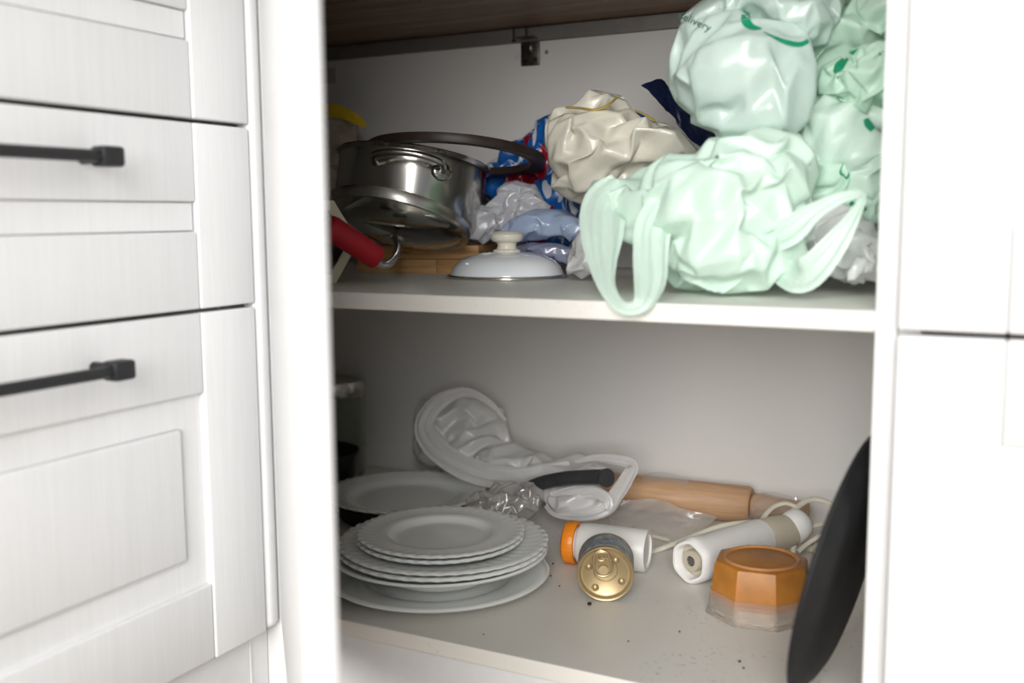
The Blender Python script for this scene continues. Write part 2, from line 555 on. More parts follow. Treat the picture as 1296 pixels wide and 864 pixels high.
def plate(root_name, loc, r, h, well, flutes, label, group=None, kind='flat', tilt=(0, 0, 0), twist=.9):
    def fn(rr, z, t, k):
        if not flutes or rr < well * 1.02: return rr, z
        s = min(1, (rr - well) / (r - well))
        ph = flutes * (t + twist * (s - 1) * .40)
        wv = abs(math.cos(ph / 2)) * 2 - 1.1
        return rr + .0008 * s * wv, z + .0007 * s * wv
    # resample the profile so that the flutes curve
    pr = plate_profile(r, h, well, kind); out = [pr[0]]
    for a, b in zip(pr[:-1], pr[1:]):
        n = max(1, int(math.hypot(b[0] - a[0], b[1] - a[1]) / .008))
        for q in range(1, n + 1): out.append((a[0] + (b[0] - a[0]) * q / n, a[1] + (b[1] - a[1]) * q / n))
    o = make(root_name, lathe(out, flutes * 6 if flutes else 128, fn), 'porcelain', None, angle=60)
    o.location = loc; o.rotation_euler = tilt
    return tag(o, label, 'plate', group)


PX, PY = -.604, .974
plate('dinner_plate', (PX - .001, PY - .002, ZS), .1285, .018, .082, 0, 'smooth white dinner plate lying directly on the shelf, lowest of its stack', None)
plate('soup_plate', (PX - .002, PY + .003, ZS + .0060), .1255, .036, .066, 0, 'deep white soup plate in the stack, under the scalloped plates', None, 'deep')
plate('scalloped_plate', (PX + .002, PY + .004, ZS + .0300), .1205, .0165, .078, 44, 'large scalloped white plate in the stack, right above the soup plate')
plate('scalloped_plate', (PX + .003, PY + .005, ZS + .0364), .1200, .0165, .078, 44, 'large scalloped white plate in the stack, right under the two small plates')
plate('small_scalloped_plate', (PX + .001, PY + .001, ZS + .0427), .0960, .0150, .056, 40, 'small scalloped white plate, second from the top of the stack')
plate('small_scalloped_plate', (PX + .002, PY + .001, ZS + .0491), .0955, .0150, .056, 40, 'small scalloped white plate with ribbed rim on top of the stack')
# dark casserole that carries the plate behind
c0 = np.array([-.793, 1.185])
cs = make('casserole', lathe([(0, .004), (.078, .004), (.092, .012), (.096, .027), (.099, .029), (.1005, .027), (.097, .014), (.085, 0), (0, 0)], 72), 'dark_brown', None)
cs.location = (c0[0], c0[1], ZS)
tag(cs, 'low dark brown casserole under the rear scalloped plate', 'pan')
plate('scalloped_plate', (c0[0] + .004, c0[1], ZS + .0185), .113, .018, .076, 44, 'scalloped white plate behind the stack, resting on a dark casserole')
# black saucepan at the left, with a cream loop on its side
sp = empty('saucepan', (-.970, 1.210, ZS), 'black flared saucepan standing between the rear plate and glass canister', 'pan')
make('body', lathe([(a, b * 1.25) for a, b in [(0, .003), (.040, .003), (.052, .008), (.058, .020), (.0605, .048), (.066, .0545), (.0675, .056), (.0690, .0545), (.0625, .047), (.060, .019), (.053, .004), (.042, 0), (0, 0)]], 72), 'black_iron', sp)
make('handle_loop', xf(tube(smooth_path([(-.014, 0, 0), (-.012, -.016, .002), (0, -.022, .003), (.012, -.016, .002), (.014, 0, 0)], 24), .0032, 10), rotm(0, 0, math.radians(20)), (.022, -.054, .040)), 'knob_cream', sp)
# glass canister with steel lid
g = at_y(424, 592, 1.325)
cn = empty('glass_canister', (g[0], g[1], ZS), 'tall greenish glass canister with a steel rim against the back', 'canister')
make('jar', lathe([(0, .004), (.044, .004), (.047, .010), (.047, .132), (.049, .132), (.050, .128), (.050, .008), (.046, 0), (0, 0)], 64), 'canister_glass', cn)
make('lid', lathe([(0, .156), (.040, .156), (.042, .158), (.0515, .158), (.0525, .155), (.0525, .136), (.0510, .1335), (.0475, .1335), (.0475, .150), (0, .150)], 64), 'steel_brushed', cn)


# ------------------------------------------------------------------ things lying on the bottom shelf
def along(prof, A, B):
    """lathe [(r, t)] with t in metres from A towards B"""
    A = np.asarray(A, float); d = np.asarray(B, float) - A
    return xf(lathe(prof, 64), frame_of(d), A)


# pill bottle
A, B = at_z(716, 685, ZS + .0262), at_z(820, 697, ZS + .0255)
L_ = float(np.linalg.norm(B - A))
bo = empty('pill_bottle', ((A + B) / 2 - np.array([0, 0, .0255])), 'white plastic bottle with orange cap lying on its side', 'bottle')
make('body', along([(0, .014), (.0195, .014), (.0195, .0165), (.0225, .0175), (.0245, .0205), (.0252, .028), (.0252, L_ - .003), (.0238, L_), (.0205, L_), (.0195, L_ - .0025), (0, L_ - .002)], A, B), 'white_plastic', bo, local=False)
rib = []
for k in range(1):
    rib.append(lathe([(0, .0), (.0225, .0), (.0252, .002), (.0256, .003), (.0256, .0145), (.0248, .0155), (.021, .0155)], 96, lambda r, z, t, k: (r + (.0003 * (1 if math.sin(60 * t) > 0 else -1) if .0024 < z < .0148 else 0), z)))
make('cap', xf(join(*rib), frame_of(B - A), A), 'orange_cap', bo, local=False)

# tin can, its end towards the camera
E0 = at_z(766, 727, ZS + .0318)
dirb = np.array([-.36, .93, .05]); dirb /= np.linalg.norm(dirb)
ca = empty('tin_can', (E0[0], E0[1] + .02, ZS), 'small gold tin can lying with its ring-pull end facing out', 'can')
FR = frame_of(dirb)
CR, CL = .0312, .046


def canf(vf): return xf(vf, FR, E0)


make('can_body', canf(lathe([(0, .0035), (.0268, .0035), (.0278, .0015), (.0290, .0004), (.0302, 0), (CR, .0008), (CR, .0025), (CR - .0010, .0040), (CR - .0006, .006), (CR - .0006, CL - .004), (CR, CL - .002), (CR - .001, CL), (CR - .003, CL), (CR - .004, CL - .003), (0, CL - .003)], 72)), 'gold_tin', ca, local=False)
make('paper_label', canf(lathe([(CR - .0005, .0085), (CR - .0001, .0088), (CR - .0001, CL - .006), (CR - .0005, CL - .0057)], 72)), 'tin_label', ca, local=False)
end = make('can_end', canf(join(lathe([(0, .0028), (.0235, .0028), (.0245, .0020), (.0255, .0020), (.0262, .0030)], 64),
                                 xf(lathe([(.0125, .0), (.0130, -.0004), (.0136, 0)], 48), None, (0, .0045, .0027)))), 'gold_tin', ca, local=False)
# in the end frame: x axis goes sideways, y upwards, -z towards the viewer
for ang in (157, 55, 236, 336):
    t = math.radians(ang)
    make('dimple', canf(xf(lathe([(0, -.0026), (.0018, -.0022), (.0034, -.0010), (.0042, 0)], 20), None, (-.0195 * math.cos(t), .0195 * math.sin(t), .0026))), 'gold_tin', end, local=False)
ringp = smooth_path([(0, .0205, 0), (.0058, .0175, 0), (.0080, .009, 0), (.0085, .001, 0), (.0060, -.0040, 0), (0, -.0060, 0), (-.0060, -.0040, 0), (-.0085, .001, 0), (-.0080, .009, 0), (-.0058, .0175, 0), (0, .0205, 0)], 60)[:-1]
tabm = join(tube(ringp + np.array([0, 0, .0006]), .0011, 8, True),
            xf(tube([(.0045 * math.cos(a), .0045 * math.sin(a), 0) for a in np.linspace(0, 2 * math.pi, 25)[:-1]], .0010, 8, True), None, (0, .0145, .0004)),
            xf(lathe([(0, 0), (.0048, 0), (.0048, .0012), (0, .0012)], 24), None, (0, .0000, .0006)))
tabm = (tabm[0] * np.array([1.12, 1.12, 1]) @ rotm(0, 0, math.radians(-8)).T + np.array([.002, .0045, 0]), tabm[1])
make('ring_pull', canf(tabm), 'gold_tin', end, local=False)

# peppercorns / crumbs in front of the can
for i, (x, y, s) in enumerate(((746, 766, .0022), (700, 714, .0011), (690, 726, .0010), (697, 729, .0009), (708, 742, .0008), (860, 800, .0009), (936, 838, .0012), (941, 846, .0010), (795, 812, .0008), (612, 803, .0007))):
    p = at_z(x, y, ZS); bm = bmesh.new(); bmesh.ops.create_icosphere(bm, subdivisions=2, radius=s)
    rnd = random.Random(i)
    V = np.array([v.co[:] for v in bm.verts]) * np.array([1, 1, .8]) * (1 + .25 * np.array([[rnd.random()] for _ in bm.verts]))
    F = [[v.index for v in f.verts] for f in bm.faces]; bm.free()
    V[:, 2] -= V[:, 2].min()
    o = make('crumb', (V + p, F), 'crumb')
    if i == 0: tag(o, 'dark brown crumb on the shelf just under the tin can', 'crumb')
    elif i < 5: tag(o, 'tiny dark crumb on the shelf beside the plate stack', 'crumb', 'crumbs beside the plate stack')
    else: tag(o, 'tiny dark crumb near the front edge of the bottom shelf', 'crumb', 'crumbs near the front edge of the shelf')

# hand blender motor part with beige collar and rounded end
A = at_z(871, 711, ZS + .0275); B = at_z(962, 681, ZS + .0265)
d = (B - A) / np.linalg.norm(B - A); L_ = float(np.linalg.norm(B - A))
hb = empty('hand_blender', ((A[0] + B[0]) / 2, (A[1] + B[1]) / 2, ZS), 'white hand blender motor unit with beige collar lying on the shelf', 'blender')


def facet(r, z, t, k):
    return (r * (1 - .055 * (.5 + .5 * math.cos(6 * t))), z) if z < .020 else (r, z)


fr_ = frame_of(d)
make('body', xf(lathe([(.0190, .012), (.0203, .001), (.0212, 0), (.0240, .0), (.0268, .004), (.0275, .010), (.0258, .022), (.0245, .040), (.0242, L_ * .6), (.0235, L_ - .001), (.0220, L_), (0, L_)], 72, facet), fr_, A), 'white_plastic', hb, local=False)
make('socket', xf(lathe([(0, .014), (.006, .014), (.006, .004), (.0115, .004), (.0122, .007), (.0130, .013), (.0192, .013), (.0203, .0015)], 48), fr_, A), 'beige_plastic', hb, local=False)
make('drive_gear', xf(lathe([(0, .0045), (.004, .0045), (.0052, .0055), (.0052, .013)], 48, lambda r, z, t, k: (r * (1 + .18 * math.cos(8 * t)) if r > .003 else r, z)), fr_, A), 'socket_dark', hb, local=False)
make('seam', xf(tube([(.0005, .0250, .03), (.0005, .0243, L_ * .6), (.0005, .0237, L_ - .002)], .0006, 6), fr_ @ rotm(0, 0, math.radians(-35)), A), 'beige_plastic', hb, local=False)
B2 = at_z(1000, 671, ZS + .030); d2 = B2 - B; l2 = float(np.linalg.norm(d2))
make('collar', along([(0, -.004), (.0215, -.004), (.0230, 0), (.0225, l2 * .5), (.0200, l2), (0, l2)], B, B2), 'beige_plastic', hb, local=False)
B3 = at_y(1019, 655, B2[1] + .014); d3 = B3 - B2
l3 = float(np.linalg.norm(d3))
make('end_cap', along([(0, -.004), (.0195, -.004), (.0205, .004), (.0205, l3 * .45), (.0180, l3 * .8), (.0120, l3 * 1.02), (.005, l3 * 1.12), (0, l3 * 1.14)], B2, B3), 'white_plastic', hb, local=False)
# its cord
yb = B[1]
cord1 = [at_y(*q) for q in ((1003, 700, yb + .02), (1006, 684, yb + .03), (1016, 670, yb + .045), (1034, 664, yb + .06), (1050, 660, yb + .075), (1058, 650, yb + .085), (1052, 638, yb + .095), (1036, 632, yb + .10), (1020, 634, yb + .09), (1004, 646, yb + .07), (988, 659, yb + .05), (972, 663, yb + .030), (950, 661, yb + .010), (915, 665, yb - .015), (882, 676, yb - .030))]
cord1 += [at_z(852, 688, ZS + .012), at_z(830, 696, ZS + .0035), at_z(800, 702, ZS + .0035), at_z(770, 690, ZS + .0035), at_z(790, 672, ZS + .0035), at_z(825, 678, ZS + .0035), at_z(848, 684, ZS + .004)]
cd1 = make('power_cord', tube(smooth_path(cord1, 160), .0036, 10, flat=.8), 'cord_cream', hb, local=False)
cord2 = [at_y(*q) for q in ((962, 662, yb + .03), (970, 650, yb + .045), (980, 641, yb + .06), (994, 637, yb + .07), (1008, 641, yb + .075))]
make('power_cord', tube(smooth_path(cord2, 40), .0036, 10, flat=.8), 'cord_cream', hb, local=False)
cord3 = [at_y(*q) for q in ((1010, 698, yb + .02), (1022, 688, yb + .03), (1040, 677, yb + .04), (1064, 670, yb + .05), (1090, 667, yb + .05))]
make('power_cord', tube(smooth_path(cord3, 40), .0036, 10, flat=.8), 'cord_cream', hb, local=False)
# plug half hidden behind the leaning pan
p = at_z(1046, 700, ZS)
pl = make('plug', xf(join(box(-.018, .018, -.011, .011, 0, .016, .004, 3), tube([(-.018, 0, .008), (-.028, 0, .008), (-.034, 0, .007)], [.0075, .006, .004], 14),
                         tube([(.018, .006, .008), (.036, .006, .008)], .0022, 10), tube([(.018, -.006, .008), (.036, -.006, .008)], .0022, 10)), rotm(0, 0, math.radians(20)), p), 'cord_cream', hb, local=False)

# octagonal tub of orange wax, upside down
oc = at_z(962, 773, ZS)
ob = empty('octagonal_tub', oc, 'octagonal plastic tub upside down with orange upper half and clear rim', 'container', (0, 0, math.radians(8)))


def octa(prof):
    return lathe(prof, 8)


make('clear_rim', xf(octa([(.0500, .001), (.0555, .0), (.0590, .001), (.0585, .004), (.0560, .010), (.0545, .026), (.0530, .026), (.0545, .010), (.0500, .004)]), rotm(0, 0, math.pi / 8)), 'tub_clear', ob, angle=25)
make('orange_body', xf(octa([(0, .016), (.0525, .016), (.0535, .018), (.0535, .024), (.0500, .054), (.0485, .0570), (.0460, .058), (0, .058)]), rotm(0, 0, math.pi / 8)), 'caramel', ob, angle=25)
make('inner_residue', xf(octa([(0, .001), (.047, .001), (.0485, .0155), (0, .0155)]), rotm(0, 0, math.pi / 8)), 'tub_residue', ob, angle=25)
make('top_disc', lathe([(0, .0570), (.0345, .0570), (.0355, .0582), (.0370, .0600), (.0390, .0600), (.0405, .0575)], 64), 'caramel_top', ob)
make('moulded_mark', xf(lathe([(0, .0006), (.003, .0004), (.004, 0)], 20), np.diag([1.6, .6, 1]), (0, 0, .0570)), 'caramel', ob)

# rolling pin
RP = .0255
A = at_z(786, 621, ZS + RP); B = at_z(951, 639, ZS + RP)
d = (B - A) / np.linalg.norm(B - A)
A0 = A - d * .09; L_ = float(np.linalg.norm(B - A0))
if max(A0[1], B[1]) > YB - RP - .004:
    sh = max(A0[1], B[1]) - (YB - RP - .004)
    A0 = A0 - np.array([0, sh, 0]); B = B - np.array([0, sh, 0])
rp = empty('rolling_pin', ((A0 + B) / 2 - np.array([0, 0, RP])), 'wooden rolling pin lying along the back of the lower shelf', 'rolling pin')
make('barrel', along([(0, .001), (RP - .003, 0), (RP, .004), (RP, L_ - .004), (RP - .003, L_), (.010, L_), (0, L_ - .001)], A0, B), 'pin_wood', rp, local=False)
hp = [(0, .0005), (.0135, .0005), (.0165, .004), (.0175, .012), (.0155, .030), (.0135, .050), (.0140, .066), (.0150, .072), (.0125, .0755), (0, .0765)]
make('handle', along(hp, B, B + d), 'pin_wood', rp, local=False)
make('handle', along(hp, A0, A0 - d), 'pin_wood', rp, local=False)

# round black pan leaning against the right side
t, yw, r = .2086, .0731, .1176
C = np.array([-.1474, .9044, -.3037 + .55])
Ax = np.array([math.sin(yw), math.cos(yw), 0]); B0 = np.array([math.cos(yw), -math.sin(yw), 0])
U = B0 * math.sin(t) + np.array([0, 0, 1]) * math.cos(t)
Nn = np.cross(U, Ax)
if Nn[0] > 0: Nn = -Nn
Rm = np.stack([Ax, np.cross(Nn, Ax), Nn], 1)
bp_ = empty('baking_pan', C, 'round black baking pan leaning on the right side panel', 'pan', eul(Rm))
make('pan_body', lathe([(0, -.010), (r * .80, -.010), (r * .90, -.006), (r - .002, .001), (r, .0022), (r - .0015, .0030), (r * .90, -.003), (r * .80, -.007), (0, -.007)], 96), 'black_iron', bp_)
make('rim', tube([((r - .0005) * math.cos(a), (r - .0005) * math.sin(a), .0018) for a in np.linspace(0, 2 * math.pi, 97)[:-1]], .0022, 8, True), 'black_iron', bp_)

# black pan handle poking out of the white bag
h0, h1 = at_y(650, 622, 1.235), at_y(767, 604, 1.20)
pts = [at_y(648, 628, 1.205), at_y(680, 613, 1.195), at_y(712, 606, 1.185), at_y(742, 604, 1.18), at_y(762, 604, 1.175), at_y(769, 605, 1.17)]
hd = empty('kitchen_utensil', (pts[2][0], pts[2][1], pts[2][2] - .012), 'black curved utensil handle resting on the white bag beside rolling pin', 'utensil')
sp_ = smooth_path(pts, 48)
rr = np.interp(np.linspace(0, 1, 48), [0, .2, .6, .85, .93, .98, 1], [.0085, .0095, .0100, .0108, .0125, .0118, .004])
make('grip', tube(sp_, rr, 20), 'black_plastic', hd, local=False)
make('ferrule', tube([at_y(612, 652, 1.18), at_y(630, 640, 1.195), sp_[1]], [.010, .009, .0080], 16), 'steel_brushed', hd, local=False)

# ------------------------------------------------------------------ hard things on the middle shelf
FH = np.array([-math.sin(YAW), math.cos(YAW), 0]); RH = np.array([math.cos(YAW), math.sin(YAW), 0])


def tilted(back, right):
    """frame (columns) with x to the right of the view, y away, z up, leaned back / to the right (degrees)"""
    z = np.array([0, 0, 1.0]) + math.tan(math.radians(back)) * FH + math.tan(math.radians(right)) * RH
    z /= np.linalg.norm(z)
    x = RH - z * np.dot(RH, z); x /= np.linalg.norm(x)
    return np.stack([x, np.cross(z, x), z], 1)


# bamboo boards
b0, b1 = at_z(452, 345, ZM), at_z(606, 346, ZM)
bd = b1 - b0; bl = float(np.linalg.norm(bd[:2])); ba = math.atan2(bd[1], bd[0])
for k, (lab) in enumerate(('bamboo cutting board flat on the shelf under another board', 'bamboo cutting board on top of another, under the glass lid')):
    o = empty('cutting_board', (b0[0], b0[1], ZM + k * .0185), lab, 'cutting board', (0, 0, ba))
    cut = bl * (.66, .40)[k]
    for z0, z1 in ((0, .0076), (.0103, .018)):
        make('strip', box(0, cut - .0003, 0, .15, z0, z1, .0006, 2), 'bamboo', o)
        make('strip', box(cut + .0003, bl, 0, .15, z0, z1, .0006, 2), 'bamboo', o)
    # middle ply, set back a little; in the upper board a slot is cut into it
    sl0, sl1 = (bl * .30, bl * .46) if k else (bl * .5, bl * .5)
    make('strip', box(0, sl0, .0006, .15, .0076, .0103), 'bamboo', o, smooth=False)
    make('strip', box(sl1, bl, .0006, .15, .0076, .0103), 'bamboo', o, smooth=False)
    if k: make('strip', box(sl0, sl1, .012, .15, .0076, .0103), 'bamboo', o, smooth=False)

# stainless pot
Rp = tilted(10, 7.5)
PR, PH = .0985, .0925
pc = at_y(524, 206, 1.175)
pbase = pc - Rp[:, 2] * PH
po = empty('cooking_pot', pbase, 'stainless steel cooking pot tilted on top of the glass lid', 'pot', eul(Rp))
make('pot_body', lathe([(0, .003), (PR - .010, .003), (PR - .003, .009), (PR - .0015, PH - .003), (PR + .003, PH - .001), (PR + .0048, PH - .0002), (PR + .0050, PH + .0012), (PR + .0035, PH + .0018), (PR - .002, PH), (PR - .0035, PH - .006), (PR - .005, .012), (PR - .012, .0055), (0, .0055)][:1] +
     [(0, 0), (PR - .012, 0), (PR - .004, .004), (PR, .012), (PR, PH - .004), (PR + .0035, PH - .0015), (PR + .0050, PH), (PR + .0045, PH + .0018), (PR + .002, PH + .0018), (PR - .0018, PH - .002), (PR - .0018, .012), (PR - .007, .005), (0, .004)], 128), 'steel', po)
for s in (-1, 1):
    hpts = [(-.042, -.0895, .050), (-.0435, -.104, .053), (-.040, -.116, .056), (-.022, -.124, .059), (0, -.126, .060), (.022, -.124, .059), (.040, -.116, .056), (.0435, -.104, .053), (.042, -.0895, .050)]
    hpts = [(x + .006, y * -s, z + .0165) for x, y, z in hpts]
    h = make('handle', tube(smooth_path(hpts, 48), .0042, 12), 'steel', po)
    for q in (-1, 1):
        make('mount_plate', xf(lathe([(0, .003), (.008, .0026), (.011, .0015), (.012, 0)], 24), frame_of((q * .042 + .006, .0895 * s, 0)) @ np.diag([1.15, .95, 1]), (q * .0415 + .006, .0885 * s, .0665)), 'steel', h)

# dark rubber ring lying on the pot
Rr = tilted(8, 4.5)
rc = at_y(577, 203, 1.185)
rg = make('sieve_ring', lathe([(.099, -.005), (.117, -.006), (.1185, 0), (.117, .005), (.100, .005), (.0985, 0)], 128, close=True), 'dark_ring', None, angle=35)
rg.location = rc; rg.rotation_euler = eul(Rr)
tag(rg, 'dark brown ring band lying askew on the steel pot', 'ring')

# glass lid, upside down under the pot, red-gripped handle below
Rl = tilted(20, 13)
LIDY = 1.0755
lc = at_y(505, 276, LIDY)
gl = empty('glass_cover', lc, 'upside-down glass pot lid with steel rim and red handle', 'lid', eul(Rl))
LR = .0888
make('glass_dome', lathe([(LR - .002, -.003), (LR - .010, -.010), (LR - .030, -.0190), (LR - .060, -.0255), (.008, -.0275), (.008, -.0240), (LR - .060, -.0220), (LR - .030, -.0155), (LR - .011, -.0068), (LR - .004, -.001)], 96, close=True), 'clear_glass', gl)
make('steel_rim', lathe([(LR - .006, -.006), (LR - .002, -.0095), (LR + .001, -.009), (LR + .0025, -.004), (LR + .0018, .004), (LR - .001, .0055), (LR - .004, .004), (LR - .004, -.003)], 96, close=True), 'steel_brushed', gl)
make('boss', lathe([(0, -.032), (.006, -.032), (.013, -.0295), (.013, -.027), (0, -.0235)], 32), 'steel_brushed', gl)
# handle rod from the boss, curving down to the left into the red grip
P0 = at_y(497, 298, 1.065); P1 = at_y(504, 312, 1.03); P2 = at_y(500, 326, .99); P3 = at_y(488, 336, .955); P4 = at_y(474, 331, .935); P5 = at_y(466, 324, .925)
make('handle_rod', tube(smooth_path([lc + Rl @ np.array([-.004, 0, -.030]), P0, P1, P2, P3, P4, P5], 48), .0042, 12), 'steel', gl, local=True).matrix_parent_inverse = Matrix.Identity(4)
G0, G1 = at_y(478, 327, .936), at_y(414, 285, .885)
gdir = G1 - G0; gL = float(np.linalg.norm(gdir))
make('red_grip', along([(0, 0), (.0115, 0), (.0130, .002), (.0133, .006), (.0136, gL - .006), (.0125, gL - .001), (.011, gL), (0, gL)], G0, G1), 'red_grip', gl, local=True)
for o in gl.children:
    if o.name.startswith(('handle_rod', 'red_grip')):
        o.matrix_parent_inverse = Matrix.Identity(4)
        Mi = (Matrix.Translation(gl.location) @ gl.rotation_euler.to_matrix().to_4x4()).inverted()
        o.data.transform(Mi)

# cream hexagonal trivet standing on edge at the left
hc = at_y(393, 304, .925)
HR = .0535
hx = empty('hexagonal_trivet', (hc[0], hc[1], ZM), 'cream hexagonal frame standing on edge behind the open door', 'trivet', (math.radians(-4), 0, YAW + math.radians(10)))


def hexring(ro, ri, y0, y1):
    V, F = [], []
    for r, y in ((ro, y0), (ro, y1), (ri, y1), (ri, y0)):
        for k in range(6):
            a = math.radians(60 * k); V.append((r * math.cos(a), y, r * math.sin(a) + HR * .866))
    for q in range(4):
        for k in range(6):
            F.append((q * 6 + k, q * 6 + (k + 1) % 6, ((q + 1) % 4) * 6 + (k + 1) % 6, ((q + 1) % 4) * 6 + k))
    return np.array(V), F


make('outer_frame', hexring(HR, HR - .0115, -.011, .011), 'cream_plastic', hx, smooth=False)
make('mesh_panel', xf(lathe([(0, -.001), (HR - .013, -.001), (HR - .013, .001), (0, .001)], 6), rotm(math.pi / 2, 0, 0), (0, .004, HR * .866)), 'dark_brown', hx, smooth=False)

# white enamel lid
el = empty('enamel_lid', (-.586, 1.112, ZM), 'white enamel domed lid with steel rim and cream knob', 'lid')
make('dome', lathe([(.0695, .002), (.0690, .006), (.0655, .014), (.0575, .0215), (.045, .0270), (.030, .0305), (.013, .0320), (0, .0322), (0, .0305), (.030, .0288), (.055, .0205), (.0655, .010), (.0680, .002)], 96), 'enamel', el)
make('steel_rim', lathe([(.0675, .0005), (.0720, 0), (.0742, .0015), (.0742, .0032), (.0710, .0046), (.0685, .0036)], 96, close=True), 'steel', el)
make('knob', lathe([(0, .0315), (.0165, .0315), (.0170, .0335), (.0125, .0350), (.0112, .0390), (.0125, .0425), (.0180, .0445), (.0202, .0480), (.0200, .0520), (.0165, .0555), (.008, .0568), (0, .0570)], 48), 'knob_cream', el)


# ------------------------------------------------------------------ crumpled plastic: soft shapes, then wrinkled
def edges_of(F):
    F = np.asarray(F)
    e = np.sort(np.concatenate([F[:, [0, 1]], F[:, [1, 2]], F[:, [2, 0]]]), 1)
    return np.unique(e, axis=0)


def subdivide(V, F):
    F = np.asarray(F); n = len(V)
    e = np.sort(np.concatenate([F[:, [0, 1]], F[:, [1, 2]], F[:, [2, 0]]]), 1)
    u, inv = np.unique(e, axis=0, return_inverse=True)
    inv = inv.reshape(3, -1) + n
    Vn = np.concatenate([V, (V[u[:, 0]] + V[u[:, 1]]) / 2])
    a, b, c = F[:, 0], F[:, 1], F[:, 2]; ab, bc, ca_ = inv
    return Vn, np.concatenate([np.stack([a, ab, ca_], 1), np.stack([ab, b, bc], 1), np.stack([ca_, bc, c], 1), np.stack([ab, bc, ca_], 1)])


def relax(V, F, excess, iters, rng, anchor, bend, coll, jitter):
    E = edges_of(F); i, j = E[:, 0], E[:, 1]; n = len(V)
    V0 = V.copy()
    l0 = np.linalg.norm(V[j] - V[i], axis=1)
    rest = l0 * (1 + excess * rng.uniform(.3, 1.7, len(l0)))
    val = np.bincount(np.concatenate([i, j]), minlength=n)[:, None].astype(float)
    V = V + rng.normal(size=V.shape) * jitter
    idx = np.concatenate([i, j])
    for it in range(iters):
        d = V[j] - V[i]; l = np.linalg.norm(d, axis=1) + 1e-9
        c = d * (.5 * (l - rest) / l)[:, None]
        cc = np.concatenate([c, -c])
        acc = np.stack([np.bincount(idx, cc[:, k], n) for k in range(3)], 1)
        V = V + 1.5 * acc / val
        dd = np.concatenate([d, -d])
        lap = np.stack([np.bincount(idx, dd[:, k], n) for k in range(3)], 1) / val
        V = V + bend * lap + anchor * (V0 - V)
        V = coll(V)
    return V


def collider(zmin=None, ymax=YB - .003, xmax=XR - .003, zmax=ZT - .002, zfree=YF - .002):
    def f(V):
        V = V.copy()
        if ymax is not None: V[:, 1] = np.minimum(V[:, 1], ymax)
        if xmax is not None: V[:, 0] = np.where(V[:, 1] > YF, np.minimum(V[:, 0], xmax), V[:, 0])
        if zmin is not None: V[:, 2] = np.where(V[:, 1] > zfree, np.maximum(V[:, 2], zmin + .0008), V[:, 2])
        if zmax is not None: V[:, 2] = np.minimum(V[:, 2], zmax)
        return V
    return f


def ball_sub(center, half, axes, subdiv=3):
    bm = bmesh.new(); bmesh.ops.create_icosphere(bm, subdivisions=subdiv, radius=1)
    V = np.array([v.co[:] for v in bm.verts]); F = [[v.index for v in f.verts] for f in bm.faces]; bm.free()
    return (V * np.array(half)) @ np.array(axes) + np.asarray(center), F


def lobe(px, py, Y, rx, ry, dep, rot=0, subdiv=3):
    """ellipsoid centred at pixel (px, py) on the plane y=Y, half sizes rx, ry given in pixels there, dep in metres"""
    c = at_y(px, py, Y); k = depth(c) / FPX
    a = math.radians(rot)
    X = AR * math.cos(a) - AU * math.sin(a); Z = AU * math.cos(a) + AR * math.sin(a)
    return ball_sub(c, (rx * k, dep, ry * k), (X, AF, Z), subdiv)


def strand(nodes_, flat=.5, n=24, dmin=.006):
    """band of film through (px, py, Y, r_px) nodes"""
    N = smooth_path(np.array(nodes_, float), n); out = []
    for px, py, Y, r in N:
        c = at_y(px, py, Y); k = depth(c) / FPX
        out.append(ball_sub(c, (r * k, max(r * k * flat, dmin), r * k), (AR, AF, AU), 2))
    return join(*out)


def remeshed(parts, voxel):
    V, F = join(*parts)
    me = bpy.data.meshes.new('tmp'); me.from_pydata([tuple(v) for v in V], [], [tuple(f) for f in F]); me.update()
    o = bpy.data.objects.new('tmp', me); link(o)
    md = o.modifiers.new('r', 'REMESH'); md.mode = 'VOXEL'; md.voxel_size = voxel
    dg = bpy.context.evaluated_depsgraph_get(); ev = o.evaluated_get(dg); m2 = ev.to_mesh()
    m2.calc_loop_triangles()
    V = np.empty(len(m2.vertices) * 3); m2.vertices.foreach_get('co', V); V = V.reshape(-1, 3).copy()
    F = np.empty(len(m2.loop_triangles) * 3, dtype=np.int32); m2.loop_triangles.foreach_get('vertices', F); F = F.reshape(-1, 3).copy()
    ev.to_mesh_clear(); bpy.data.objects.remove(o); bpy.data.meshes.remove(me)
    return V, F


def fast_mesh(name, V, F, mat, parent=None, angle=None):
    lo, hi = V.min(0), V.max(0)
    loc = np.array([(lo[0] + hi[0]) / 2, (lo[1] + hi[1]) / 2, lo[2]])
    if parent is not None: loc = np.array(parent.location)
    me = bpy.data.meshes.new(name)
    F = np.asarray(F, dtype=np.int32); k = F.shape[1]
    me.vertices.add(len(V)); me.vertices.foreach_set('co', (V - loc).astype(np.float32).ravel())
    me.loops.add(F.size); me.loops.foreach_set('vertex_index', F.ravel())
    me.polygons.add(len(F)); me.polygons.foreach_set('loop_start', np.arange(0, F.size, k, dtype=np.int32))
    me.update(calc_edges=True); me.validate()
    me.polygons.foreach_set('use_smooth', np.ones(len(me.polygons), dtype=bool))
    if angle: me.set_sharp_from_angle(angle=math.radians(angle))
    me.materials.append(MATS[mat])
    o = bpy.data.objects.new(name, me); link(o)
    if parent is None: o.location = loc
    else: o.parent = parent
    return o


def wrinkle(V, F, seed, coll, excess=.35, it=(130, 25, 4), levels=2, anchor=.012, bend=.01, size=.012):
    rng = np.random.default_rng(seed)
    V = relax(V, F, excess, it[0], rng, anchor, bend, coll, size * .15)
    for lv in range(levels):
        V, F = subdivide(V, F)
        if lv == 0: V = relax(V, F, .05, it[1], rng, .02, .02, coll, size * .02)
        else: V = relax(V, F, 0, it[2], rng, .02, .15, coll, 0)
    return V, F


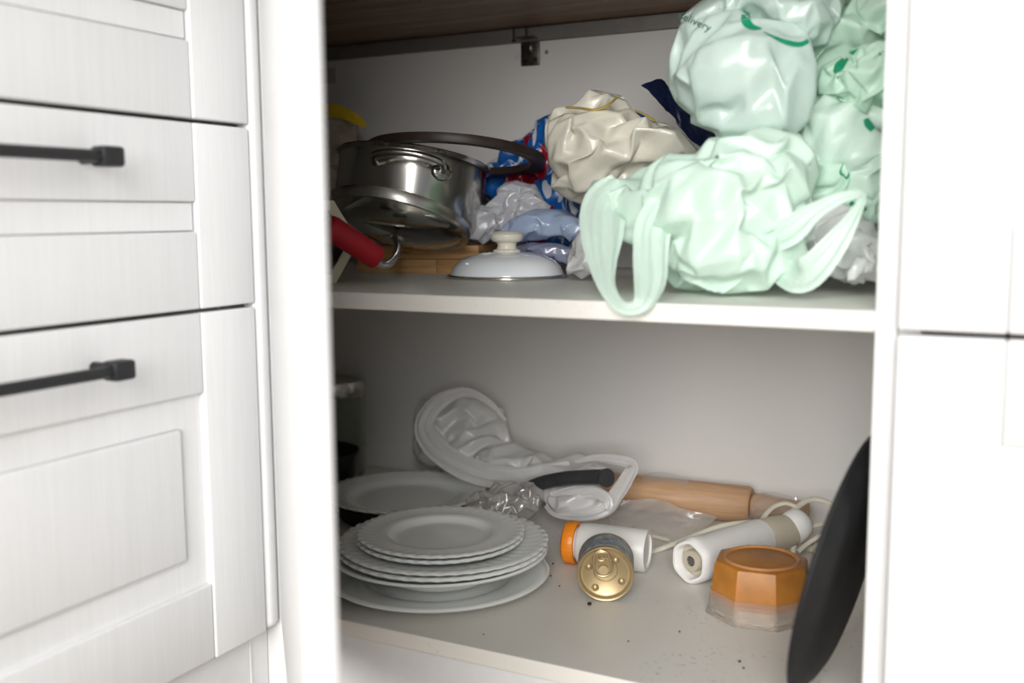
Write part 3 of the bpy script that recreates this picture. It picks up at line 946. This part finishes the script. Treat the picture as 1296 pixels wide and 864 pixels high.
def ribbon(name, nodes_, mat, parent, n=40, m=7, excess=.08, seed=1, zmin=ZM, cup=.25, label=None):
    """flat band of film through (px, py, Y, half width in px) nodes"""
    N = smooth_path(np.array(nodes_, float), n)
    T = np.gradient(N[:, :2], axis=0); T /= np.linalg.norm(T, axis=1)[:, None]
    V = []
    for (px, py, Y, w), t in zip(N, T):
        c = at_y(px, py, Y); k = depth(c) / FPX
        side = AR * (-t[1]) - AU * t[0]
        for q in np.linspace(-1, 1, m):
            V.append(c + side * (q * w * k) + AF * (cup * w * k * (q * q - .4) + .13 * w * k * math.sin(2.6 * math.pi * q + 1.3 * len(V) / (n * m) * 6 + seed)))
    V = np.array(V); F = []
    for r in range(n - 1):
        for c in range(m - 1):
            a = r * m + c
            F += [(a, a + 1, a + m + 1), (a, a + m + 1, a + m)] if (r + c) % 2 else [(a, a + 1, a + m), (a + 1, a + m + 1, a + m)]
    F = np.array(F)
    size = float(np.median(np.linalg.norm(V[F[:, 0]] - V[F[:, 1]], axis=1)))
    V, F = wrinkle(V, F, seed, collider(zmin), excess, levels=2, size=size, anchor=.03, bend=.02)
    return fast_mesh(name, V, F, mat, parent)


HULL = {}      # the smooth shape of each bag before it is wrinkled


def bag(name, parts, mat, label, cat='plastic bag', zmin=ZM, voxel=.015, excess=.34, seed=1, group=None, levels=2, **kw):
    V, F = remeshed(parts, voxel)
    V = collider(zmin)(V)
    hull = (V.copy(), F)
    V, F = wrinkle(V, F, seed, collider(zmin), excess, levels=levels, size=voxel, **kw)
    o = fast_mesh(name, V, F, mat, None)
    HULL[o.name] = hull
    return tag(o, label, cat, group)


def sheet(name, corners, mat, label, nx=26, ny=18, excess=.10, seed=1, zmin=ZM, cat='plastic bag', bulge=.0, levels=1, parent=None, **kw):
    """loose film over a grid of (px, py, Y) rows of control points"""
    G = np.array([[at_y(*q) for q in row] for row in corners])
    rows = np.array([smooth_path(G[r], nx) for r in range(G.shape[0])])
    P = np.array([smooth_path(rows[:, c], ny) for c in range(nx)]).transpose(1, 0, 2)
    V = P.reshape(-1, 3)
    u, v = np.meshgrid(np.linspace(0, 1, nx), np.linspace(0, 1, ny))
    V = V - AF * (bulge * (np.sin(math.pi * u) * np.sin(math.pi * v)).ravel())[:, None]
    F = []
    for r in range(ny - 1):
        for c in range(nx - 1):
            a = r * nx + c
            F += [(a, a + 1, a + nx + 1), (a, a + nx + 1, a + nx)] if (r + c) % 2 else [(a, a + 1, a + nx), (a + 1, a + nx + 1, a + nx)]
    F = np.array(F)
    size = float(np.median(np.linalg.norm(V[F[:, 0]] - V[F[:, 1]], axis=1)))
    V, F = wrinkle(V, F, seed, collider(zmin), excess, levels=levels, size=size, **kw)
    o = fast_mesh(name, V, F, mat, parent)
    if label: tag(o, label, cat)
    return o


# ---- lower shelf: white bag with looped mouth and trailing end
wb = bag('white_bag', [lobe(590, 545, 1.315, 56, 46, .026), lobe(560, 530, 1.32, 36, 34, .02), lobe(545, 570, 1.32, 30, 26, .018), lobe(650, 588, 1.285, 48, 24, .03), lobe(610, 585, 1.29, 50, 26, .03), lobe(715, 592, 1.285, 50, 15, .026), lobe(765, 590, 1.28, 32, 9, .018),
                       lobe(735, 636, 1.205, 46, 20, .026), lobe(690, 620, 1.23, 36, 20, .02)],
         'white_film', 'thin white plastic bag with looped mouth sprawled behind plates', zmin=ZS, voxel=.020, excess=.24, seed=3, bend=.015)
ribbon('bag_mouth', [(640, 532, 1.285, 2), (618, 508, 1.285, 4), (588, 496, 1.28, 6), (556, 508, 1.265, 10), (537, 535, 1.25, 12), (545, 560, 1.24, 14), (575, 585, 1.232, 15), (615, 601, 1.232, 15), (655, 604, 1.238, 13), (690, 596, 1.25, 9), (720, 586, 1.265, 3)], 'white_film', wb, 40, 9, .035, 4, ZS)
ribbon('bag_handle', [(725, 586, 1.275, 2), (748, 580, 1.27, 4), (775, 581, 1.262, 6), (800, 588, 1.25, 7), (793, 606, 1.228, 9), (780, 626, 1.205, 10), (766, 644, 1.185, 10), (740, 652, 1.178, 8), (705, 650, 1.185, 5), (690, 640, 1.2, 2)], 'white_film', wb, 40, 9, .035, 5, ZS)
ribbon('bag_fold', [(690, 634, 1.20, 8), (720, 625, 1.19, 9), (750, 622, 1.185, 8), (768, 632, 1.178, 7), (768, 644, 1.174, 6)], 'white_film', wb, 26, 9, .035, 6, ZS)
# clear crumpled wrap over the handle root
bag('clear_wrap', [lobe(640, 636, 1.165, 46, 23, .03, -8), lobe(665, 630, 1.175, 22, 20, .022), lobe(612, 640, 1.15, 26, 12, .02)], 'wrap_film',
    'crumpled clear plastic wrap between the plates and the black handle', zmin=ZS, voxel=.0105, excess=.38, seed=5)
# flat clear bag in front of the rolling pin
def on_z(px, py, dz): return (px, py, min(at_z(px, py, ZS + dz)[1], YB - .01))


sheet('clear_sheet', [[on_z(790, 634, .030), on_z(830, 632, .034), on_z(872, 646, .028), on_z(908, 653, .022)], [on_z(772, 655, .010), on_z(820, 652, .016), on_z(866, 660, .014), on_z(900, 661, .012)], [on_z(780, 668, .002), on_z(825, 672, .003), on_z(860, 677, .002), on_z(888, 670, .003)]],
      'frost_film', 'wrinkled clear plastic bag lying flat before the rolling pin', 12, 7, .05, 7, ZS, levels=2)
sheet('clear_sheet', [[(955, 628, 1.335), (975, 622, 1.34), (1000, 628, 1.34), (1020, 634, 1.34)], [(950, 645, 1.32), (975, 636, 1.32), (1000, 640, 1.325), (1018, 648, 1.325)], [(946, 663, 1.295), (972, 658, 1.295), (990, 650, 1.305), (1010, 656, 1.305)]],
      'clear_film', 'clear plastic film draped over the handle of the rolling pin', 9, 7, .07, 8, ZS, levels=2)
sheet('clear_sheet', [[(815, 600, 1.345), (840, 597, 1.346), (870, 604, 1.345)], [(815, 612, 1.335), (840, 610, 1.335), (870, 616, 1.335)]],
      'clear_film', 'scrap of clear film between the rolling pin and back panel', 6, 4, .07, 9, ZS, levels=2)

# ---- middle shelf, from the back to the front
# beige paper sack with yellow edge at far left
ps = bag('paper_sack', [lobe(425, 240, 1.29, 42, 60, .04), lobe(415, 190, 1.30, 36, 40, .035), lobe(405, 290, 1.28, 45, 40, .04), lobe(418, 158, 1.285, 40, 24, .03)], 'paper_beige',
         'beige paper sack with a yellow top edge behind the steel pot', 'paper bag', seed=11, excess=.12, voxel=.02)
sheet('yellow_edge', [[(398, 128, 1.262), (430, 133, 1.262), (448, 142, 1.262), (462, 153, 1.262)], [(398, 146, 1.258), (430, 150, 1.258), (448, 156, 1.258), (464, 163, 1.258)]], 'yellow_paper', None, 10, 4, .04, 12, parent=ps, levels=2)

# red, white and blue printed bag
bag('printed_bag', [lobe(700, 190, 1.325, 34, 50, .035, 20), lobe(660, 220, 1.35, 50, 40, .025, -35), lobe(705, 250, 1.295, 30, 34, .035), lobe(640, 255, 1.35, 40, 30, .025), lobe(745, 185, 1.315, 44, 40, .03), lobe(705, 290, 1.30, 46, 30, .035), lobe(800, 170, 1.335, 34, 24, .025)],
    'print_film', 'blue, red and white printed plastic bag slumped beside the pot', seed=13, excess=.30, voxel=.017)
# grey translucent film in front of it
bag('grey_bag', [lobe(655, 255, 1.225, 32, 24, .02), lobe(628, 283, 1.205, 38, 14, .022, 20), lobe(670, 272, 1.215, 30, 14, .02, -20), lobe(602, 294, 1.19, 22, 8, .014, 15)], 'grey_film',
    'pale grey crumpled plastic bag between the pot and printed bag', seed=14, excess=.32, voxel=.011)
bag('light_blue_bag', [lobe(692, 284, 1.185, 44, 19, .025, 3), lobe(660, 292, 1.175, 26, 14, .02), lobe(720, 288, 1.18, 22, 17, .02)], 'lightblue_film',
    'light blue folded plastic bag above the enamel lid', seed=15, excess=.14, voxel=.014)
bag('lilac_bag', [lobe(700, 320, 1.20, 42, 12, .03, 8), lobe(665, 318, 1.21, 34, 10, .03), lobe(728, 330, 1.185, 16, 12, .02)], 'lilac_film',
    'glossy dark lilac plastic packet lying behind the enamel lid', seed=16, excess=.10, voxel=.013)
# navy bag
sheet('navy_bag', [[(812, 108, 1.235), (835, 101, 1.235), (850, 112, 1.235), (880, 140, 1.22), (925, 165, 1.20), (950, 170, 1.19)], [(826, 120, 1.225), (846, 124, 1.215), (862, 138, 1.205), (888, 160, 1.19), (918, 176, 1.18), (945, 182, 1.175)], [(843, 140, 1.22), (852, 148, 1.21), (868, 170, 1.20), (892, 190, 1.185), (915, 200, 1.18), (940, 205, 1.18)]],
      'navy_film', 'folded navy blue plastic bag wedged behind the pearl bag', 18, 9, .06, 17, levels=2)
# pearl cream bag
pb = bag('pearl_bag', [lobe(755, 190, 1.13, 60, 44, .055, 8), lobe(715, 172, 1.14, 24, 28, .04), lobe(730, 222, 1.13, 34, 22, .045), lobe(825, 186, 1.13, 58, 24, .05, 18), lobe(765, 145, 1.16, 40, 22, .04, 10), lobe(780, 235, 1.14, 50, 36, .04)],
         'pearl_film', 'crumpled pearl cream bag with gold ribbon, beside the printed bag', seed=18, excess=.30, voxel=.019)
gr = [at_y(*q) for q in ((718, 136, 1.105), (736, 137, 1.10), (752, 139, 1.098), (768, 134, 1.10), (780, 124, 1.11))]
make('gold_ribbon', tube(smooth_path(gr, 24), .0042, 8, flat=.35), 'gold_ribbon', pb, local=False)
gr = [at_y(*q) for q in ((805, 140, 1.115), (818, 146, 1.11), (828, 153, 1.11))]
make('gold_ribbon', tube(smooth_path(gr, 12), .0030, 8, flat=.35), 'gold_ribbon', pb, local=False)

# small scraps around the lid
bag('white_wrap', [lobe(742, 318, 1.09, 20, 26, .025), lobe(735, 338, 1.08, 20, 12, .02)], 'white_film', 'small white crumpled wrap between enamel lid and mint carrier bag', seed=41, excess=.25, voxel=.012)
bag('black_net', [lobe(613, 268, 1.235, 11, 22, .014), lobe(608, 285, 1.23, 8, 12, .012)], 'black_iron', 'black net scrap squeezed between the pot and grey bag', 'net', seed=42, excess=.25, voxel=.006, levels=1)
# pile of mint bags against the right side
bag('mint_bag', [lobe(1068, 175, 1.06, 58, 62, .05), lobe(1090, 215, 1.05, 40, 50, .05)], 'mint_film', 'mint green bag puffed out in the pile against the side panel', seed=21, excess=.28, voxel=.018)
bag('mint_bag', [lobe(1060, 50, 1.10, 66, 42, .05, -25), lobe(1105, 25, 1.08, 34, 40, .05), lobe(1040, 90, 1.12, 34, 40, .04)], 'mint_deep', 'mint green bag with dark green print under the worktop, top of pile', seed=22, excess=.36, voxel=.015)
bag('mint_bag', [lobe(1098, 100, 1.035, 30, 40, .04, 10), lobe(1065, 100, 1.045, 26, 22, .03)], 'mint_deep', 'twisted mint bag with green print wedged between two larger mint bags', seed=23, excess=.40, voxel=.012)
bag('mint_bag', [lobe(1045, 230, 1.05, 50, 30, .045, 15), lobe(1085, 262, 1.05, 40, 24, .04), lobe(1040, 200, 1.12, 30, 50, .04)], 'mint_deep', 'crumpled mint bag at the bottom of the pile, behind the front bag', seed=24, excess=.38, voxel=.013)
bag('mint_bag', [lobe(1000, 20, 1.02, 58, 20, .03, 30), lobe(960, 2, 1.03, 50, 26, .035), lobe(1030, 5, 1.05, 40, 30, .03)], 'mint_pale', 'pale mint bag folded over the top of the big puffed bag', seed=25, excess=.30, voxel=.015)
# large pale puffed bag with print
big = bag('mint_bag', [lobe(940, 98, 1.01, 86, 66, .07), lobe(890, 95, 1.03, 40, 56, .05), lobe(912, 42, 1.05, 55, 46, .05), lobe(1000, 75, 1.02, 34, 36, .045), lobe(960, 145, 1.0, 60, 38, .055), lobe(992, 112, 1.01, 36, 58, .05)], 'mint_pale',
          'large pale mint bag puffed like a balloon with small green lettering', seed=26, excess=.19, voxel=.024, anchor=.02, bend=.02)
# grey-white film at the right
bag('grey_white_bag', [lobe(1050, 305, 1.02, 44, 42, .05), lobe(1085, 325, 1.0, 30, 34, .04), lobe(1090, 345, .98, 14, 12, .02)], 'white_film', 'greyish white film bag on the shelf behind mint handle', seed=27, excess=.34, voxel=.014)
bag('white_scrap', [strand([(1078, 352, .945, 7), (1082, 340, .945, 9), (1092, 334, .95, 9), (1104, 338, .955, 7)], .6, 12)], 'white_film', 'small twisted white plastic scrap near the side panel', seed=28, excess=.1, voxel=.006, levels=1)
# front mint bag with handles
fb = bag('mint_carrier_bag', [lobe(915, 262, .955, 110, 74, .07), lobe(955, 222, .97, 68, 50, .06), lobe(835, 258, .955, 64, 42, .05, -20), lobe(930, 322, .94, 82, 44, .055), lobe(895, 328, .945, 50, 40, .055), lobe(785, 250, .945, 40, 28, .03)],
    'mint_film', 'mint green carrier bag with both handles, drooping over the shelf edge', seed=31, excess=.31, voxel=.018)
ribbon('handle', [(790, 240, .925, 26), (766, 262, .91, 30), (762, 300, .885, 27), (763, 335, .86, 18), (769, 364, .838, 11), (783, 386, .822, 9), (800, 391, .818, 9), (815, 381, .822, 14), (823, 355, .845, 21), (824, 320, .87, 23), (828, 285, .89, 24), (845, 262, .90, 24)], 'mint_film', fb, 48, 11, .03, 32)
ribbon('handle', [(962, 306, .945, 9), (982, 300, .918, 18), (1005, 288, .912, 18), (1030, 268, .914, 12), (1060, 252, .914, 8), (1083, 246, .912, 6), (1092, 250, .908, 5), (1080, 275, .902, 9), (1060, 305, .895, 15), (1035, 335, .893, 20), (1014, 350, .90, 21), (994, 345, .925, 18), (972, 332, .955, 10)], 'mint_film', fb, 44, 11, .03, 33)

# ------------------------------------------------------------------ soft film gives way where it presses on its neighbours
def trees_of(o):
    """closed surfaces of a thing: the smooth shape of a bag, else each of its meshes"""
    if o.name in HULL:
        V, F = HULL[o.name]
        return [(V.min(0), V.max(0), BVHTree.FromPolygons([tuple(v) for v in V], [tuple(map(int, f)) for f in F]))]
    bpy.context.view_layer.update(); out = []
    for c in [o] + list(o.children_recursive):
        if c.type != 'MESH' or len(c.data.polygons) < 4: continue
        V = np.array([(c.matrix_world @ v.co)[:] for v in c.data.vertices])
        out.append((V.min(0), V.max(0), BVHTree.FromPolygons([tuple(v) for v in V], [tuple(p.vertices) for p in c.data.polygons])))
    return out


DIRS = [Vector(d).normalized() for d in ((.31, .22, .93), (-.52, .77, .41), (.81, -.13, -.6))]


def inside(t, v):
    c = 0
    for d in DIRS:
        q, k = Vector(v), 0
        while k < 60:
            h = t.ray_cast(q, d)
            if h[0] is None: break
            k += 1; q = h[0] + d * 2e-5
        c += k % 2
    return c >= 2


def push_out(o, others, gap=.0006):
    """move the vertices of o that lie inside the others onto their surfaces"""
    off = np.array(o.location)
    V = np.array([v.co[:] for v in o.data.vertices]) + off
    sets = [V] + ([HULL[o.name][0]] if o.name in HULL else [])
    for lo, hi, t in [t for q in others for t in trees_of(q)]:
        for U in sets:
            for i in np.where(((U > lo) & (U < hi)).all(1))[0]:
                if inside(t, U[i]):
                    p, nn, f, d = t.find_nearest(Vector(U[i])); dv_ = p - Vector(U[i])
                    if dv_.length > 1e-7: U[i] = np.array(p + dv_.normalized() * gap)
    o.data.vertices.foreach_set('co', (V - off).astype(np.float32).ravel()); o.data.update()


def ob(n): return bpy.data.objects[n]


push_out(big, [fb])
push_out(ob('mint_bag'), [big])
push_out(ob('mint_bag.002'), [ob('mint_bag')])
push_out(ob('mint_bag.003'), [ob('mint_bag')])
push_out(ob('mint_bag.004'), [big])
push_out(ob('mint_bag.001'), [ob('mint_bag.004')])
push_out(ob('grey_white_bag'), [fb, ob('mint_bag.003')])
push_out(ob('grey_bag'), [po])
push_out(ob('black_net'), [po])
push_out(ob('printed_bag'), [ob('grey_bag'), ob('lilac_bag'), rg])
push_out(wb, [ob('scalloped_plate.002'), hd])
push_out(ob('mint_bag'), [ob('mint_bag.002'), ob('mint_bag.003')])
push_out(ob('mint_bag.001'), [ob('mint_bag.004')])
push_out(ob('clear_sheet'), [rp])
# the flat film lies over the cord
SH = ob('clear_sheet'); shv = np.array([v.co[:] for v in SH.data.vertices]) + np.array(SH.location)
for _, _, t in trees_of(cd1):
    for i in range(len(shv)):
        p, nn, f, d = t.find_nearest(Vector(shv[i]))
        if p is not None and math.hypot(shv[i][0] - p.x, shv[i][1] - p.y) < .007 and p.z < ZS + .02:
            shv[i][2] = max(shv[i][2], ZS + .0085)
SH.data.vertices.foreach_set('co', (shv - np.array(SH.location)).astype(np.float32).ravel()); SH.data.update()

# green lettering printed on the big puffed bag
def print_text(word, px, py, size_px, rot, parent, mat):
    cu = bpy.data.curves.new('t', 'FONT'); cu.body = word; cu.size = 1; cu.align_x = 'LEFT'
    to = bpy.data.objects.new('t', cu); link(to)
    dg = bpy.context.evaluated_depsgraph_get(); me = bpy.data.meshes.new_from_object(to.evaluated_get(dg))
    bm = bmesh.new(); bm.from_mesh(me); bmesh.ops.triangulate(bm, faces=bm.faces[:])
    bmesh.ops.subdivide_edges(bm, edges=[e for e in bm.edges if e.calc_length() > .15], cuts=2, use_grid_fill=False)
    bmesh.ops.triangulate(bm, faces=bm.faces[:])
    P = np.array([v.co[:2] for v in bm.verts]); F = [[v.index for v in f.verts] for f in bm.faces]; bm.free()
    bpy.data.objects.remove(to)
    Vp = np.array([v.co[:] for v in parent.data.vertices]) + np.array(parent.location)
    bvh = BVHTree.FromPolygons([tuple(v) for v in Vp], [tuple(p.vertices) for p in parent.data.polygons])
    c, sn = math.cos(math.radians(rot)), math.sin(math.radians(rot)); out = []
    for x, y in P:
        qx = px + size_px * (x * c + y * sn); qy = py + size_px * (x * sn - y * c)
        d = Vector(ray(qx, qy)).normalized()
        hit = bvh.ray_cast(Vector(CAM), d)
        p = hit[0] if hit[0] is not None else Vector(at_y(qx, qy, 1.03))
        out.append(np.array(p - d * .0012))
    return make('lettering', (np.array(out), F), mat, parent, local=False)


print_text('delivery', 857, 22, 14, 24, big, 'print_green')


# dark green printed patches on the mint bags, laid on whichever bag shows there
BAGS = [o for o in COL.objects if o.name.startswith('mint_bag')]
TREES = []
for o in BAGS:
    Vp = np.array([v.co[:] for v in o.data.vertices]) + np.array(o.location)
    TREES.append(BVHTree.FromPolygons([tuple(v) for v in Vp], [tuple(p.vertices) for p in o.data.polygons]))


def print_patch(nodes_, n=18, m=7):
    N = smooth_path(np.array(nodes_, float), n)
    T = np.gradient(N[:, :2], axis=0); T /= np.linalg.norm(T, axis=1)[:, None]
    mid = N[n // 2]; best = None
    for k, t in enumerate(TREES):
        h = t.ray_cast(Vector(CAM), Vector(ray(mid[0], mid[1])).normalized())
        if h[0] is not None and (best is None or h[3] < best[0]): best = (h[3], k)
    if best is None: return
    o, t = BAGS[best[1]], TREES[best[1]]
    V, ok = [], []
    for (px, py, w), tt in zip(N, T):
        for q in np.linspace(-1, 1, m):
            d = Vector(ray(px - tt[1] * q * w, py + tt[0] * q * w)).normalized()
            h = t.ray_cast(Vector(CAM), d)
            ok.append(h[0] is not None and abs(h[3] - best[0]) < .06); V.append(np.array(h[0] - d * .0012) if h[0] is not None else np.zeros(3))
    F = []
    for r in range(n - 1):
        for c in range(m - 1):
            f = (r * m + c, r * m + c + 1, (r + 1) * m + c + 1, (r + 1) * m + c)
            if all(ok[i] for i in f): F.append(f)
    used = sorted({i for f in F for i in f}); mp = {a: b for b, a in enumerate(used)}
    if F: make('green_print', (np.array([V[i] for i in used]), [tuple(mp[i] for i in f) for f in F]), 'green_print_film', o, local=False)


print_patch([(951, 2, 1), (945, 14, 4), (944, 26, 6), (952, 34, 4), (964, 36, 1)])
print_patch([(966, 40, .5), (982, 48, 2), (998, 54, 3.2), (1013, 56, 3), (1025, 50, 2.5), (1033, 40, .5)])
print_patch([(1086, 52, 4), (1078, 62, 6), (1070, 74, 4), (1062, 84, 6), (1056, 92, 2)])
print_patch([(1096, 150, 3), (1099, 157, 5), (1105, 164, 4)])
print_patch([(1076, 256, 3), (1086, 264, 5), (1096, 262, 3)])
